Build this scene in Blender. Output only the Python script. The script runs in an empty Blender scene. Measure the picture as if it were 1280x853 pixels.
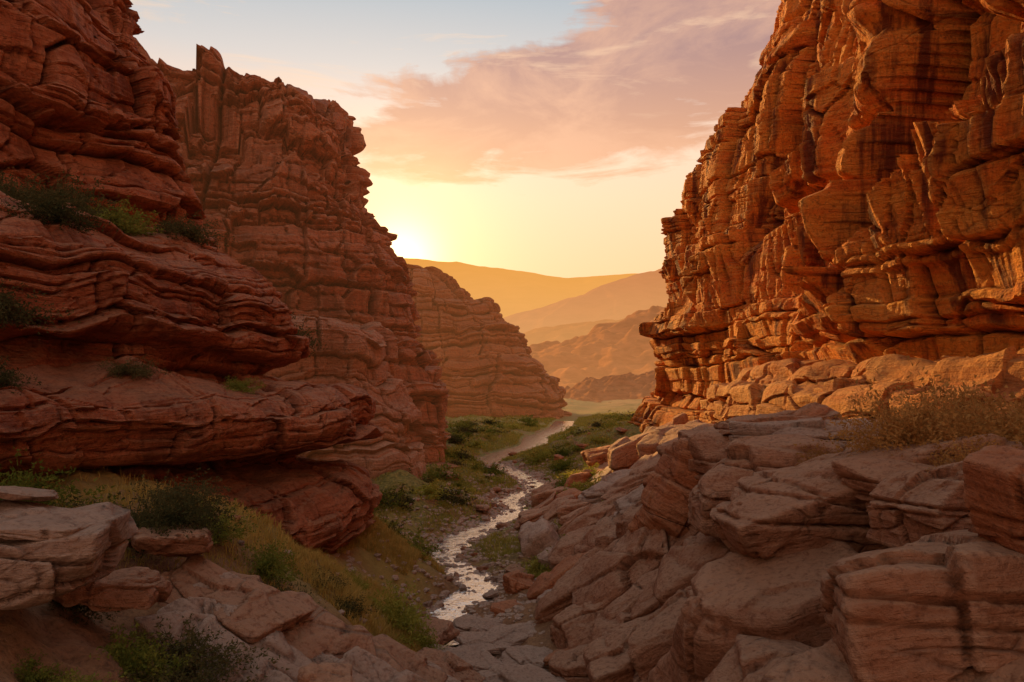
import bpy, bmesh, math, random
import numpy as np
from mathutils import Vector, Euler, Matrix
scene=bpy.context.scene
scene.view_settings.view_transform='Standard'
try: scene.view_settings.look='None'
except Exception: pass
scene.view_settings.exposure=0
COL=scene.collection
RS=np.random.RandomState

# ---------------------------------------------------------------- noise
def _h(i,j,k,s):
    n=(i.astype(np.int64)*73856093)^(j.astype(np.int64)*19349663)^(k.astype(np.int64)*83492791)^np.int64(s*2654435+12345)
    n=(n^(n>>13))*np.int64(1274126177)
    n&=0x7fffffff
    n=(n^(n>>15))*np.int64(668265263)
    n&=0x7fffffff
    return ((n>>7)&0xffff)/65535.0
def vn(x,y,z,s=0):
    x=np.asarray(x,float);y=np.asarray(y,float);z=np.asarray(z,float)
    x,y,z=np.broadcast_arrays(x,y,z)
    i=np.floor(x).astype(np.int64);j=np.floor(y).astype(np.int64);k=np.floor(z).astype(np.int64)
    fx=x-i;fy=y-j;fz=z-k
    fx=fx*fx*(3-2*fx);fy=fy*fy*(3-2*fy);fz=fz*fz*(3-2*fz)
    def L(a,b,t): return a+(b-a)*t
    r=L(L(L(_h(i,j,k,s),_h(i+1,j,k,s),fx),L(_h(i,j+1,k,s),_h(i+1,j+1,k,s),fx),fy),
        L(L(_h(i,j,k+1,s),_h(i+1,j,k+1,s),fx),L(_h(i,j+1,k+1,s),_h(i+1,j+1,k+1,s),fx),fy),fz)
    return r*2-1
def fbm(x,y,z,s=0,o=4):
    a=1.0;r=0;f=1.0
    for q in range(o):
        r=r+a*vn(x*f,y*f,z*f,s+q*17); a*=.5; f*=2.03
    return r
def sstep(a,b,x):
    t=np.clip((x-a)/(b-a),0,1); return t*t*(3-2*t)
def facet(x,y,z,s,d3=False,cheb=.6):
    """fractured planes: random offset + random tilt per cell, and distance to the joint"""
    i=np.floor(x).astype(np.int64);j=np.floor(y).astype(np.int64);k=np.floor(z).astype(np.int64)
    f1=np.full(x.shape,9.);f2=np.full(x.shape,9.);v=np.zeros(x.shape)
    for a in (-1,0,1):
        for b in (-1,0,1):
            for c in ((-1,0,1) if d3 else (0,)):
                I,J,K=i+a,j+b,k+c
                px=I+.15+.7*_h(I,J,K,s);py=J+.15+.7*_h(I,J,K,s+1);pz=(K+.15+.7*_h(I,J,K,s+2)) if d3 else z
                ex,ey,ez=x-px,y-py,z-pz
                d=(1-cheb)*np.sqrt(ex*ex+ey*ey+ez*ez)+cheb*np.maximum(np.maximum(abs(ex),abs(ey)),abs(ez))
                val=(_h(I,J,K,s+3)-.5)+(ex*(_h(I,J,K,s+4)-.5)+ey*(_h(I,J,K,s+5)-.5)+ez*(_h(I,J,K,s+6)-.5))*1.8
                m=d<f1
                f2=np.where(m,f1,np.minimum(f2,d)); v=np.where(m,val,v); f1=np.where(m,d,f1)
    return v,f2-f1

def masonry(u,z,seed,th,bw,amp,gd,g,warp=.5,bul=.3,ghs=1.0):
    r=RS(seed)
    ths=r.uniform(th[0],th[1],400)*r.choice([.3,.5,1,1,1.9],400)
    br=np.concatenate([[-30.0],-30+np.cumsum(ths)])
    zw=z+warp*fbm(u*.05,z*.02,u*0,seed+1,2)
    i=np.clip(np.searchsorted(br,zw)-1,0,399)
    t=(zw-br[i])/ths[i]
    wid=r.uniform(bw[0],bw[1],400)[i]; ph=r.uniform(0,50,400)[i]
    uu=u+.25*vn(u*.3,z*.9,u*0,seed+3)+.12*vn(u*1.3,z*1.1,u*0,seed+4)
    q=uu/wid+ph; q=q+.28*np.sin(q*2.4+ph*5)
    j=np.floor(q); s=q-j
    rnd=_h(i,j,j*0+3,seed)
    rl=r.uniform(0,1,400)[i]
    sm=vn(u*.12,i*7.31,u*0,seed+5)
    tilt=(_h(i,j,j*0+5,seed)-.5)*(s-.5)
    tv=(_h(i,j,j*0+6,seed)-.35)*(t-.5)
    dv=np.minimum(t,1-t)*ths[i]; dh=np.minimum(s,1-s)*wid
    gv=np.exp(-(dv/g)**2)*(.15+.85*rl**1.5)
    gh=np.exp(-(dh/g)**2)*(.2+.8*_h(i,j,j*0+9,seed))*(.6+.4*vn(u*.2,z*.2,u*0,seed+8))*ghs
    bulge=(1-np.abs(2*t-1)**5)*.5
    return amp*((rnd-.5)*1.1*ghs+(rl-.5)*.9+sm*.4+tilt*.9+tv*.7+bulge*bul)-gd*np.maximum(gv,gh)

# ---------------------------------------------------------------- mesh helpers
def mesh_np(name,co,faces,smooth=True):
    me=bpy.data.meshes.new(name)
    co=np.ascontiguousarray(co,dtype=np.float32); faces=np.ascontiguousarray(faces,dtype=np.int32)
    n=faces.shape[1]
    me.vertices.add(len(co)); me.vertices.foreach_set("co",co.ravel())
    me.loops.add(faces.size); me.loops.foreach_set("vertex_index",faces.ravel())
    me.polygons.add(len(faces)); me.polygons.foreach_set("loop_start",np.arange(0,faces.size,n,dtype=np.int32))
    me.polygons.foreach_set("loop_total",np.full(len(faces),n,dtype=np.int32))
    me.update(calc_edges=True)
    me.polygons.foreach_set("use_smooth",np.full(len(faces),smooth,dtype=bool))
    me.update()
    return me
def grid_faces(nu,nv,flip=False):
    a=np.arange(nu*nv).reshape(nu,nv)
    f=np.stack([a[:-1,:-1],a[1:,:-1],a[1:,1:],a[:-1,1:]],-1).reshape(-1,4)
    return f[:,::-1] if flip else f
def add(name,me,mat,label=None,cat=None,kind=None,group=None,loc=(0,0,0),rot=(0,0,0),sc=(1,1,1)):
    o=bpy.data.objects.new(name,me); COL.objects.link(o)
    if mat and len(me.materials)==0: me.materials.append(mat)
    o.location=loc; o.rotation_euler=rot; o.scale=sc
    if label:o["label"]=label
    if cat:o["category"]=cat
    if kind:o["kind"]=kind
    if group:o["group"]=group
    return o

# ---------------------------------------------------------------- node helpers
class NT:
    def __init__(s,t): s.t=t; t.nodes.clear()
    def n(s,ty,**k):
        a=s.t.nodes.new(ty)
        for q,v in k.items(): setattr(a,q,v)
        return a
    def l(s,a,b): s.t.links.new(a,b)
    def inp(s,sock,v):
        if isinstance(v,bpy.types.NodeSocket): s.l(v,sock)
        else: sock.default_value=v
    def m(s,op,a,b=0.0,c=None,clamp=False):
        x=s.n('ShaderNodeMath',operation=op,use_clamp=clamp)
        s.inp(x.inputs[0],a); s.inp(x.inputs[1],b)
        if c is not None: s.inp(x.inputs[2],c)
        return x.outputs[0]
    def mix(s,f,a,b,bt='MIX'):
        x=s.n('ShaderNodeMix',data_type='RGBA',blend_type=bt)
        s.inp(x.inputs[0],f); s.inp(x.inputs[6],a if not isinstance(a,tuple) else (*a,1)); s.inp(x.inputs[7],b if not isinstance(b,tuple) else (*b,1))
        return x.outputs[2]
    def ramp(s,f,stops,interp='LINEAR'):
        x=s.n('ShaderNodeValToRGB'); x.color_ramp.interpolation=interp
        e=x.color_ramp.elements
        while len(e)<len(stops): e.new(.5)
        for k,(p,c) in enumerate(stops):
            e[k].position=p; e[k].color=(*c,1) if isinstance(c,tuple) else (c,c,c,1)
        s.l(f,x.inputs[0]); return x.outputs[0]
    def map(s,v,sc,rot=(0,0,0)):
        x=s.n('ShaderNodeMapping'); x.inputs['Scale'].default_value=sc; x.inputs['Rotation'].default_value=rot
        s.l(v,x.inputs[0]); return x.outputs[0]
    def noise(s,v,scale,det=5,rough=.55,dist=0,col=False):
        x=s.n('ShaderNodeTexNoise'); x.inputs['Scale'].default_value=scale; x.inputs['Detail'].default_value=det
        x.inputs['Roughness'].default_value=rough; x.inputs['Distortion'].default_value=dist
        s.l(v,x.inputs['Vector']); return x.outputs[1 if col else 0]
    def vor(s,v,scale,feat='DISTANCE_TO_EDGE'):
        x=s.n('ShaderNodeTexVoronoi',feature=feat); x.inputs['Scale'].default_value=scale
        s.l(v,x.inputs['Vector']); return x.outputs[0]
def mat(name):
    m=bpy.data.materials.new(name); m.use_nodes=True
    return m,NT(m.node_tree)

def rock_mat(name,c1,c2,dark,light,scale=1.0,stain=.5,bump=.5,haze=0,hazecol=(1,.5,.2),topdust=.5,dust=(.34,.22,.15),crack=.3,band=1.0):
    m,t=mat(name)
    tc=t.n('ShaderNodeTexCoord').outputs['Object']
    geo=t.n('ShaderNodeNewGeometry')
    wv=t.noise(tc,.25*scale,2,.5,0,True)
    va=t.n('ShaderNodeVectorMath',operation='MULTIPLY_ADD'); t.l(wv,va.inputs[0]); va.inputs[1].default_value=(.8/scale,)*3; t.l(tc,va.inputs[2])
    p=va.outputs[0]
    st1=t.noise(t.map(p,(.12*scale,.12*scale,1.6*scale)),1,4,.6)
    st2=t.noise(t.map(p,(.5*scale,.5*scale,8*scale)),1,4,.65)
    pat=t.noise(p,.35*scale,5,.6)
    fine=t.noise(tc,8*scale,6,.72)
    c=t.mix(t.ramp(st1,[(.38,0.),(.6,1.)]),c1,c2)
    c=t.mix(t.m('MULTIPLY',t.ramp(st2,[(.52,0.),(.72,1.)]),.5*band),c,light)
    c=t.mix(t.m('MULTIPLY',t.ramp(st2,[(.25,1.),(.42,0.)]),.5*band),c,dark)
    c=t.mix(t.m('MULTIPLY',t.ramp(pat,[(.5,0.),(.72,1.)]),.5),c,light)
    c=t.mix(t.m('MULTIPLY',t.ramp(pat,[(.28,1.),(.46,0.)]),.45),c,dark)
    if stain>.2:
        vs=t.noise(t.map(tc,(1.1*scale,1.1*scale,.1*scale)),1,5,.65)
        sm=t.m('MULTIPLY',t.ramp(vs,[(.5,0.),(.6,1.)]),stain)
        c=t.mix(sm,c,dark)
    h=t.m('ADD',t.m('MULTIPLY',st2,.6*band),t.m('MULTIPLY',fine,.4))
    h=t.m('ADD',h,t.m('MULTIPLY',t.noise(p,1.8*scale,7,.66),.8))
    if crack>0:
        cr=t.vor(t.map(p,(.35*scale,.35*scale,.9*scale)),1.0)
        crm=t.ramp(cr,[(0.,1.),(.02,0.)])
        crn=t.m('MULTIPLY',t.m('MULTIPLY',crm,t.ramp(pat,[(.5,0.),(.6,1.)])),crack)
        c=t.mix(crn,c,tuple(v*.35 for v in dark))
        h=t.m('SUBTRACT',h,t.m('MULTIPLY',crn,.5))
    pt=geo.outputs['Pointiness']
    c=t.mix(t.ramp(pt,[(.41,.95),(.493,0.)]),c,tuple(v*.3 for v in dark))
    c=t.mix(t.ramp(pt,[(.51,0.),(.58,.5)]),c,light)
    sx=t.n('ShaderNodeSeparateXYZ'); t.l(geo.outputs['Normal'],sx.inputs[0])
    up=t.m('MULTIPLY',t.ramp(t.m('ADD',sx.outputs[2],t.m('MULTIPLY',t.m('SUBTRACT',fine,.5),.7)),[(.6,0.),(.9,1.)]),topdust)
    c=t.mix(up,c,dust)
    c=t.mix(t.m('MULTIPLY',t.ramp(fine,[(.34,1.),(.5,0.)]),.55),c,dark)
    b=t.n('ShaderNodeBump'); b.inputs['Strength'].default_value=bump; b.inputs['Distance'].default_value=.35/scale
    t.l(h,b.inputs['Height'])
    pr=t.n('ShaderNodeBsdfPrincipled'); t.inp(pr.inputs['Base Color'],c); pr.inputs['Roughness'].default_value=.75
    pr.inputs['Specular IOR Level'].default_value=.25
    t.l(b.outputs[0],pr.inputs['Normal'])
    out=t.n('ShaderNodeOutputMaterial'); sh=pr.outputs[0]
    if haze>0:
        e=t.n('ShaderNodeEmission'); e.inputs[0].default_value=(*hazecol,1)  # aerial haze painted into the rock as a constant glow, no real atmosphere
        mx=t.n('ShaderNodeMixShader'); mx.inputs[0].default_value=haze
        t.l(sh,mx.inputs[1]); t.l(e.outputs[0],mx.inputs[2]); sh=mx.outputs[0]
    t.l(sh,out.inputs[0]); return m

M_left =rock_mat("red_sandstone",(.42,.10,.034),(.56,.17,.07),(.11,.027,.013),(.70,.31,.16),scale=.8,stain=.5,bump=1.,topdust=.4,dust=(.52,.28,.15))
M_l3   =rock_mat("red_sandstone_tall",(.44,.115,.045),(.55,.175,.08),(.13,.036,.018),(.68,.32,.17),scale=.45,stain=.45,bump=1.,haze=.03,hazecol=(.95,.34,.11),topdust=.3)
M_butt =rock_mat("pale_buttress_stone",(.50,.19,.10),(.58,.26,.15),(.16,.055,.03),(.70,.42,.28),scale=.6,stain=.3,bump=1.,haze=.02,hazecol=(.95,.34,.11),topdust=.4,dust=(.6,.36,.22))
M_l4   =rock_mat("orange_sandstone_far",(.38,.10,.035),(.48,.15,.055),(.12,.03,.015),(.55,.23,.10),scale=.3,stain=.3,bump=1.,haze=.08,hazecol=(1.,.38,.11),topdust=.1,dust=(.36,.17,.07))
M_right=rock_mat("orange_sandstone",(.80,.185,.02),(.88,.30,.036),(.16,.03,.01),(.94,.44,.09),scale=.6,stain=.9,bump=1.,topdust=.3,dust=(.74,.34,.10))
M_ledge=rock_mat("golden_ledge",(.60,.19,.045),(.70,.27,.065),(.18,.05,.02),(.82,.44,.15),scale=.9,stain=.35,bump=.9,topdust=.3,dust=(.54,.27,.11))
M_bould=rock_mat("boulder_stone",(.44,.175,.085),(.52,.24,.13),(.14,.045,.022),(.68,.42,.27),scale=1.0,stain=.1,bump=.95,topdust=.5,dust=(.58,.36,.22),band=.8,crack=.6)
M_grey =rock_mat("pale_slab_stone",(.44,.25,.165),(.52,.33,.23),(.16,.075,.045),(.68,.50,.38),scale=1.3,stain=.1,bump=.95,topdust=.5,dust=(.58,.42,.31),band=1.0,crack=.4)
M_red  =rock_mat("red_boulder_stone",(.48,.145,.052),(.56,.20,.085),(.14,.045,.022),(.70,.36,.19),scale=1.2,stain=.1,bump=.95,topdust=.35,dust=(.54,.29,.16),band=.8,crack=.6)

# ---------------------------------------------------------------- terrain function
cy=np.array([-20,8,15,20,24,28,29.4,31.6,34,36,39,44,47,50,55,61,69,79,88,98,110,128,160,220,400,5000.])
cx=np.array([1,1,.5,-.5,-2,-3,-2.4,-1.1,-2,-3.2,-4.0,-2.3,-1.1,.5,-.5,2.6,1.0,-3.4,-1.0,3.0,3.6,8.5,13,26,60,60.])
yy=np.linspace(-20,400,2101); xx=np.interp(yy,cy,cx); kk=np.hanning(13);kk/=kk.sum()
xx=np.convolve(np.pad(xx,6,mode='edge'),kk,'valid')
def xc(y): return np.interp(y,yy,xx)
OFF=np.array([-60,-20,-12,-8,-5,-3,-1.2,0,1.2,3,5,8,12,20,60.])
TY=np.array([-10,8,14,20,28,36,48,65,100,180,400.])
TZ=np.array([
[9,8.6,8,7.2,6,4,2.5,2.3,2.5,4.5,7,7.6,8.2,8.6,9],
[9,8.4,7.8,6.8,5.3,3.5,1.8,1.5,1.8,3.6,5.8,7.4,8.4,8.6,9],
[9,8.2,7.6,6.6,4.9,2.9,1.2,.9,1.2,2.2,4.0,6.8,8.3,8.6,9],
[9,8,7.2,5.8,4.2,2.4,.7,.5,.7,1.3,2.4,5.2,8.2,8.6,9],
[7,6,5,4.2,3.2,1.8,.18,0,.18,.6,1.2,2.6,6.2,8.4,9],
[6,5,3.6,2.8,2.2,1.2,.12,-.05,.12,.6,1.1,1.9,4.6,7,9],
[4,3.5,2.8,2.2,1.5,.8,.05,-.1,.05,.5,1.1,2.0,3.4,5,8],
[3,2.5,2.1,1.6,1.1,.55,.0,-.1,.0,.4,1.0,1.8,3.0,4,6],
[2,2,1.6,1.1,.7,.3,-.05,-.1,-.05,.15,.6,1.3,2.4,3.6,5],
[1,.6,.5,.4,.3,.1,-.08,-.1,-.08,.1,.3,.5,.8,1.2,1],
[.2]*15])
def tz0(x,y):
    x=np.asarray(x,float);y=np.asarray(y,float); x,y=np.broadcast_arrays(x,y)
    off=np.clip(x-xc(y),-59.9,59.9); yc=np.clip(y,-9.9,399.9)
    i=np.clip(np.searchsorted(OFF,off)-1,0,13); j=np.clip(np.searchsorted(TY,yc)-1,0,9)
    a=(off-OFF[i])/(OFF[i+1]-OFF[i]); b=(yc-TY[j])/(TY[j+1]-TY[j])
    a=a*.7+.3*(a*a*(3-2*a)); b=b*b*(3-2*b)
    return (TZ[j,i]*(1-a)+TZ[j,i+1]*a)*(1-b)+(TZ[j+1,i]*(1-a)+TZ[j+1,i+1]*a)*b
def tz(x,y):
    x=np.asarray(x,float);y=np.asarray(y,float)
    off=np.abs(x-xc(y)); fy=1-.85*sstep(48,80,y)*sstep(6,3,off)
    k=.10*fy+.90*sstep(1.2+.01*y,4.5+.03*y,off)
    z=tz0(x,y)
    z=z+k*(.5*fbm(x*.35,y*.35,0*x,5,4)+.10*fbm(x*1.9,y*1.9,0*x,9,3))
    z=z+.08*fy*vn(x*1.6,y*1.6,0*x,19)
    far=sstep(250,900,np.abs(y)+np.abs(x))
    return z*(1-far)+far*(1.0+3*fbm(x*.004,y*.004,0*x,3,3))

def steps(a,b,f):
    r=[a]
    while r[-1]<b: r.append(r[-1]+f(r[-1]))
    return np.array(r)
gx=np.concatenate([-steps(0,4500,lambda v:.13 if v<16 else .13+(v-16)*.06)[::-1][:-1],steps(0,4500,lambda v:.13 if v<16 else .13+(v-16)*.06)])
gy=steps(-30,5000,lambda v:1.2 if v<4 else max(.1,.0045*v) if v<150 else .7+(v-150)*.05)
X,Y=np.meshgrid(gx,gy,indexing='ij')
Z=tz(X,Y)
me=mesh_np("ground",np.stack([X,Y,Z],-1).reshape(-1,3),grid_faces(*X.shape))
m,t=mat("canyon_ground")
g=t.n('ShaderNodeNewGeometry'); P=g.outputs['Position']
sp=t.n('ShaderNodeSeparateXYZ'); t.l(P,sp.inputs[0])
n1=t.noise(P,.35,6,.6); n2=t.noise(P,4,7,.65); n4=t.noise(P,14,5,.7)
soil=t.mix(t.ramp(n2,[(.3,0.),(.7,1.)]),(.24,.10,.045),(.46,.23,.12))
soil=t.mix(t.ramp(n4,[(.35,.7),(.5,0.)]),soil,(.12,.05,.028))
green=t.mix(t.ramp(n2,[(.35,0.),(.65,1.)]),(.11,.11,.02),(.40,.31,.07))
yk=t.m('DIVIDE',sp.outputs[1],100.)
gm=t.m('MULTIPLY',t.ramp(n1,[(.34,0.),(.5,1.)]),t.ramp(yk,[(.30,.15),(.42,1.)]))
c=t.mix(gm,soil,green)
gold=t.m('MULTIPLY',t.m('MULTIPLY',t.ramp(yk,[(.15,0.),(.2,1.),(.36,1.),(.45,0.)]),t.ramp(t.m('MULTIPLY',sp.outputs[0],-.1),[(.3,0.),(.42,1.)])),t.ramp(n1,[(.3,.2),(.5,1.)]))
c=t.mix(gold,c,t.mix(n2,(.24,.17,.04),(.56,.38,.10)))
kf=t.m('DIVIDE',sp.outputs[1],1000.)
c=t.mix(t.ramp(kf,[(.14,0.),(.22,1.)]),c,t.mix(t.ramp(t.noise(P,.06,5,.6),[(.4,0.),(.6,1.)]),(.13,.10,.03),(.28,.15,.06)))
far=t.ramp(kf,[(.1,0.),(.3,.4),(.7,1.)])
b=t.n('ShaderNodeBump'); b.inputs['Strength'].default_value=.8;b.inputs['Distance'].default_value=.2
t.l(t.m('ADD',n2,t.m('MULTIPLY',n4,.6)),b.inputs['Height'])
pr=t.n('ShaderNodeBsdfPrincipled');t.l(c,pr.inputs['Base Color']);pr.inputs['Roughness'].default_value=.95;t.l(b.outputs[0],pr.inputs['Normal'])
e=t.n('ShaderNodeEmission');e.inputs[0].default_value=(.85,.40,.14,1)  # distance haze painted on the far ground as an orange glow
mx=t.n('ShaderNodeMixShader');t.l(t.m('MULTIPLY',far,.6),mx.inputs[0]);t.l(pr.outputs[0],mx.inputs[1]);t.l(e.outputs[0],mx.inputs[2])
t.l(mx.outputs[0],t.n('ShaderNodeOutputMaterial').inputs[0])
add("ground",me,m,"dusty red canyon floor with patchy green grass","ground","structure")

# ---------------------------------------------------------------- water
wy=steps(24.5,150,lambda v:.004*v); na=29
W=(1.4+.45*vn(wy*.3,wy*0,wy*0,41))*(1+.006*wy)
cxs=xc(wy); s=np.linspace(-1,1,na)
tx=np.gradient(cxs,wy); nl=np.sqrt(1+tx**2)
WX=cxs[:,None]+s[None,:]*(W/nl)[:,None]; WY=wy[:,None]-s[None,:]*(W*tx/nl)[:,None]
WZ=(tz0(cxs,wy)+.13+.03*sstep(60,90,wy))[:,None]+0*s[None,:]+.012*vn(WX*4,WY*3,0*WX,77)
me=mesh_np("creek",np.stack([WX,WY,WZ],-1).reshape(-1,3),grid_faces(len(wy),na,True))
m,t=mat("creek_water")
P=t.n('ShaderNodeNewGeometry').outputs['Position']
fo=t.noise(t.map(P,(1.8,.7,1)),1.8,6,.7,.6)
fm=t.ramp(fo,[(.54,0.),(.66,.8)])
gl=t.n('ShaderNodeBsdfGlossy');gl.inputs[0].default_value=(.96,.95,.94,1);gl.inputs[1].default_value=.14
df=t.n('ShaderNodeBsdfPrincipled');df.inputs['Roughness'].default_value=.5
t.l(t.mix(fm,(.13,.09,.06),(.8,.72,.6)),df.inputs['Base Color'])
fr=t.n('ShaderNodeFresnel');fr.inputs[0].default_value=1.6
b=t.n('ShaderNodeBump');b.inputs['Strength'].default_value=.3;b.inputs['Distance'].default_value=.08;t.l(t.noise(P,6,3,.6),b.inputs['Height'])
for q in (gl,df): t.l(b.outputs[0],q.inputs['Normal'])
mx=t.n('ShaderNodeMixShader');t.l(t.m('ADD',t.m('MULTIPLY',fr.outputs[0],.6),.45,clamp=True),mx.inputs[0])
t.l(df.outputs[0],mx.inputs[1]);t.l(gl.outputs[0],mx.inputs[2])
t.l(mx.outputs[0],t.n('ShaderNodeOutputMaterial').inputs[0])
add("creek_water",me,m,"narrow winding creek of bright rippling water","creek","structure")

# ---------------------------------------------------------------- cliffs
def smooth_path(pts,n=4):
    p=np.array(pts,float)
    for _ in range(n):
        q=[p[0]]
        for a,b in zip(p[:-1],p[1:]): q+= [a*.75+b*.25,a*.25+b*.75]
        q.append(p[-1]); p=np.array(q)
    return p
def cliff(name,path,profile,seed,mt,label,side=1,dens=.0032,zmin=.07,disp=None,hvar=None,tilt=None,psm=2):
    p=smooth_path(path); seg=np.r_[0,np.cumsum(np.hypot(*np.diff(p,axis=0).T))]
    us=[0.]
    while us[-1]<seg[-1]:
        q=np.array([np.interp(us[-1],seg,p[:,0]),np.interp(us[-1],seg,p[:,1])])
        us.append(us[-1]+max(zmin,dens*np.hypot(*q)*(1 if q[1]>0 else 5)))
    us=np.array(us)
    bx=np.interp(us,seg,p[:,0]);by=np.interp(us,seg,p[:,1])
    tx=np.gradient(bx,us);ty=np.gradient(by,us)
    k=np.hanning(41);k/=k.sum()
    tx=np.convolve(np.pad(tx,20,mode='edge'),k,'valid');ty=np.convolve(np.pad(ty,20,mode='edge'),k,'valid')
    L=np.hypot(tx,ty);tx/=L;ty/=L
    nx,ny=ty*side,-tx*side
    pr=smooth_path(profile,psm); ps=np.r_[0,np.cumsum(np.hypot(*np.diff(pr,axis=0).T))]
    md=np.median(np.hypot(bx,by)); dv=max(zmin,dens*md*.85)
    vs=np.arange(0,ps[-1],dv)
    S=np.interp(vs,ps,pr[:,0]);H=np.interp(vs,ps,pr[:,1])
    dS=np.gradient(S,vs);dH=np.gradient(H,vs)
    kk=np.hanning(9);kk/=kk.sum()
    dS=np.convolve(np.pad(dS,4,mode='edge'),kk,'valid');dH=np.convolve(np.pad(dH,4,mode='edge'),kk,'valid')
    L=np.hypot(dS,dH);no=dH/L;nz=dS/L
    U,Hh=np.meshgrid(us,H,indexing='ij')
    if hvar is not None: Hh=Hh*hvar(us)[:,None]
    if tilt is not None: Hh=Hh+tilt(bx,by)[:,None]
    X=bx[:,None]-nx[:,None]*S[None];Y=by[:,None]-ny[:,None]*S[None]
    D,DZ=disp(U,X,Y,Hh)
    steep=.25+.75*np.clip(no,0,1)[None]
    X=X+nx[:,None]*D*steep; Y=Y+ny[:,None]*D*steep
    Z=Hh+DZ+ D*np.clip(nz,0,1)[None]*.35
    print(name,X.shape)
    me=mesh_np(name,np.stack([X,Y,Z],-1).reshape(-1,3),grid_faces(*X.shape,flip=(side<0)),False)
    return add(name,me,mt,label,"cliff","structure")
def fac(U,Z,a,b,seed,off,gr,gw=.05,cheb=.7,wp=.12):
    v,e=facet(U/a+wp*vn(U*.5/a,Z*.5/b,0*U,seed+50),Z/b+wp*vn(U*.5/a,Z*.5/b,0*U,seed+51),0*U,seed,cheb=cheb)
    return off*v-gr*np.exp(-(e/gw)**2)

def D_L2(U,X,Y,Z):
    d=1.0*fbm(X*.13,Y*.13,Z*.05,101,2)+masonry(U,Z,11,(1.4,3.2),(5,12),.55,.5,.07,.2,.15,.7)+masonry(U,Z,12,(.25,.9),(2,7),.24,.26,.04,.2,.05,.8)
    d+=fac(U,Z,4,1.5,110,.55,.2,.025)+fac(U,Z,1.5,.6,111,.16,.06,.025)+.15*fbm(U*.5,Z*.25,0*U,116,2)
    d+=.04*fbm(X*1.8,Y*1.8,Z*5,105,4)
    return d,.35*fbm(X*.4,Y*.4,Z*0,107,3)
cliff("layered_rock_cliff",[(-14,2),(-13.6,12),(-11.6,19),(-8.0,25.5),(-6.1,29.5),(-7.0,33.5),(-12,38),(-20,42)],
 [(2.5,0),(1.4,2.0),(0.4,3.1),(-.1,3.8),(-.1,5.0),(0.5,5.7),(2.6,6.0),(3.6,6.3),(3.2,6.7),(0.9,6.9),(-.4,7.3),(-.8,8.2),(-.3,9.1),(1.0,9.6),(3.2,9.8),(4.0,10.2),(3.8,10.6),(2.3,10.9),(2.3,12.2),(2.6,13.2),(3.8,13.9),(5.4,15),(7.5,15.6),(12,16.2),(25,16.5)],
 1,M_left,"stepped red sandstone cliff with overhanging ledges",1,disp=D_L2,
 tilt=lambda x,y:np.interp(y,[0,14,30,45],[1.1,1.0,0,0]))
def D_L1(U,X,Y,Z):
    d=1.8*fbm(X*.09,Y*.09,Z*.07,201,3)+masonry(U,Z,21,(1.8,5),(5,14),1.3,1.0,.13,.5,.05,.8)+masonry(U,Z,22,(.3,1.2),(2.5,8),.45,.4,.06,.4,.05,.8)
    d+=fac(U,Z,6,3.2,210,1.5,.5,.03)+fac(U,Z,2.2,1.4,211,.4,.12,.03)
    d+=.08*fbm(X*.9,Y*.9,Z*2,205,4)
    return d,.5*fbm(X*.3,Y*.3,Z*0,207,3)
cliff("rock_cliff",[(-27,2),(-25,16),(-22,26),(-18.5,34),(-17,39),(-19,46),(-27,52),(-40,54)],
 [(-3,12),(-.6,15.5),(0,17),(.7,19),(1.7,21),(2.9,23.5),(3.7,26),(4.9,29),(6.1,32),(8,36),(11,39),(20,41),(30,41)],
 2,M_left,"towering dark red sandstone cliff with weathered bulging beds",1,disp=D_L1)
def D_L3(U,X,Y,Z):
    d=2.6*fbm(X*.07,Y*.07,Z*.02,301,3)+masonry(U,Z,31,(1.6,4.5),(3,9),1.6,1.2,.17,.4,.0)+masonry(U,Z,32,(.5,1.5),(1.5,5),.65,.55,.1,.3,.0)
    r=np.abs(vn(U*.12+.2*vn(Z*.1,U*.05,0*U,311),Z*.015,0*U,312)); d-=1.6*np.exp(-(r/.05)**2)*sstep(8,18,Z)
    d+=fac(U,Z,5,4,310,1.4,.45,.03,.9)
    d+=.08*fbm(X*.7,Y*.7,Z*1.6,305,4)
    f,_=facet(X*.14,Y*.14,0*X,330)
    return d,(2.6*f+.8*fbm(X*.3,Y*.3,Z*0,307,4))*sstep(24,37,Z)+.3*fbm(X*.5,Y*.5,0*Z,308,3)
cliff("rock_cliff",[(-44,44),(-32,50),(-20,54),(-11,59),(-5.5,65),(-4.8,72),(-7,84),(-14,100),(-30,112)],
 [(0,-2),(.3,2),(.8,8),(1.6,12),(2.4,14.2),(5.2,15.0),(5.7,18),(6.3,22),(8.0,24.5),(8.4,28),(10.2,30),(10.8,34),(12.6,36.6),(13.2,39),(16,40.2),(40,41)],
 3,M_l3,"tall blocky red sandstone cliff with stacked beds and cracked buttresses",1,disp=D_L3,tilt=lambda x,y:np.interp(x,[-34,-20,-8],[1.5,.8,-1.6]))
def D_BT(U,X,Y,Z):
    d=1.4*fbm(X*.12,Y*.12,Z*.04,351,3)+masonry(U,Z,35,(1.4,3.2),(2.5,7),1.1,.9,.12,.4,.1)+masonry(U,Z,36,(.5,1.1),(1.5,4),.35,.3,.07,.3,.0)
    return d+.08*fbm(X*.9,Y*.9,Z*1.4,355,4),.5*fbm(X*.3,Y*.3,Z*0,357,4)
cliff("rock_cliff",[(-24,46),(-16,49),(-11,50.8),(-7.8,54.5),(-6.8,60),(-10,68)],
 [(-.8,0),(0,3),(.5,6),(1.0,7.6),(2.8,8.2),(3.0,11),(3.4,13.4),(4.8,14.6),(7,15.2),(14,15.4)],
 7,M_butt,"pale blocky sandstone buttress at the foot of a tall cliff",1,disp=D_BT)
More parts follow.
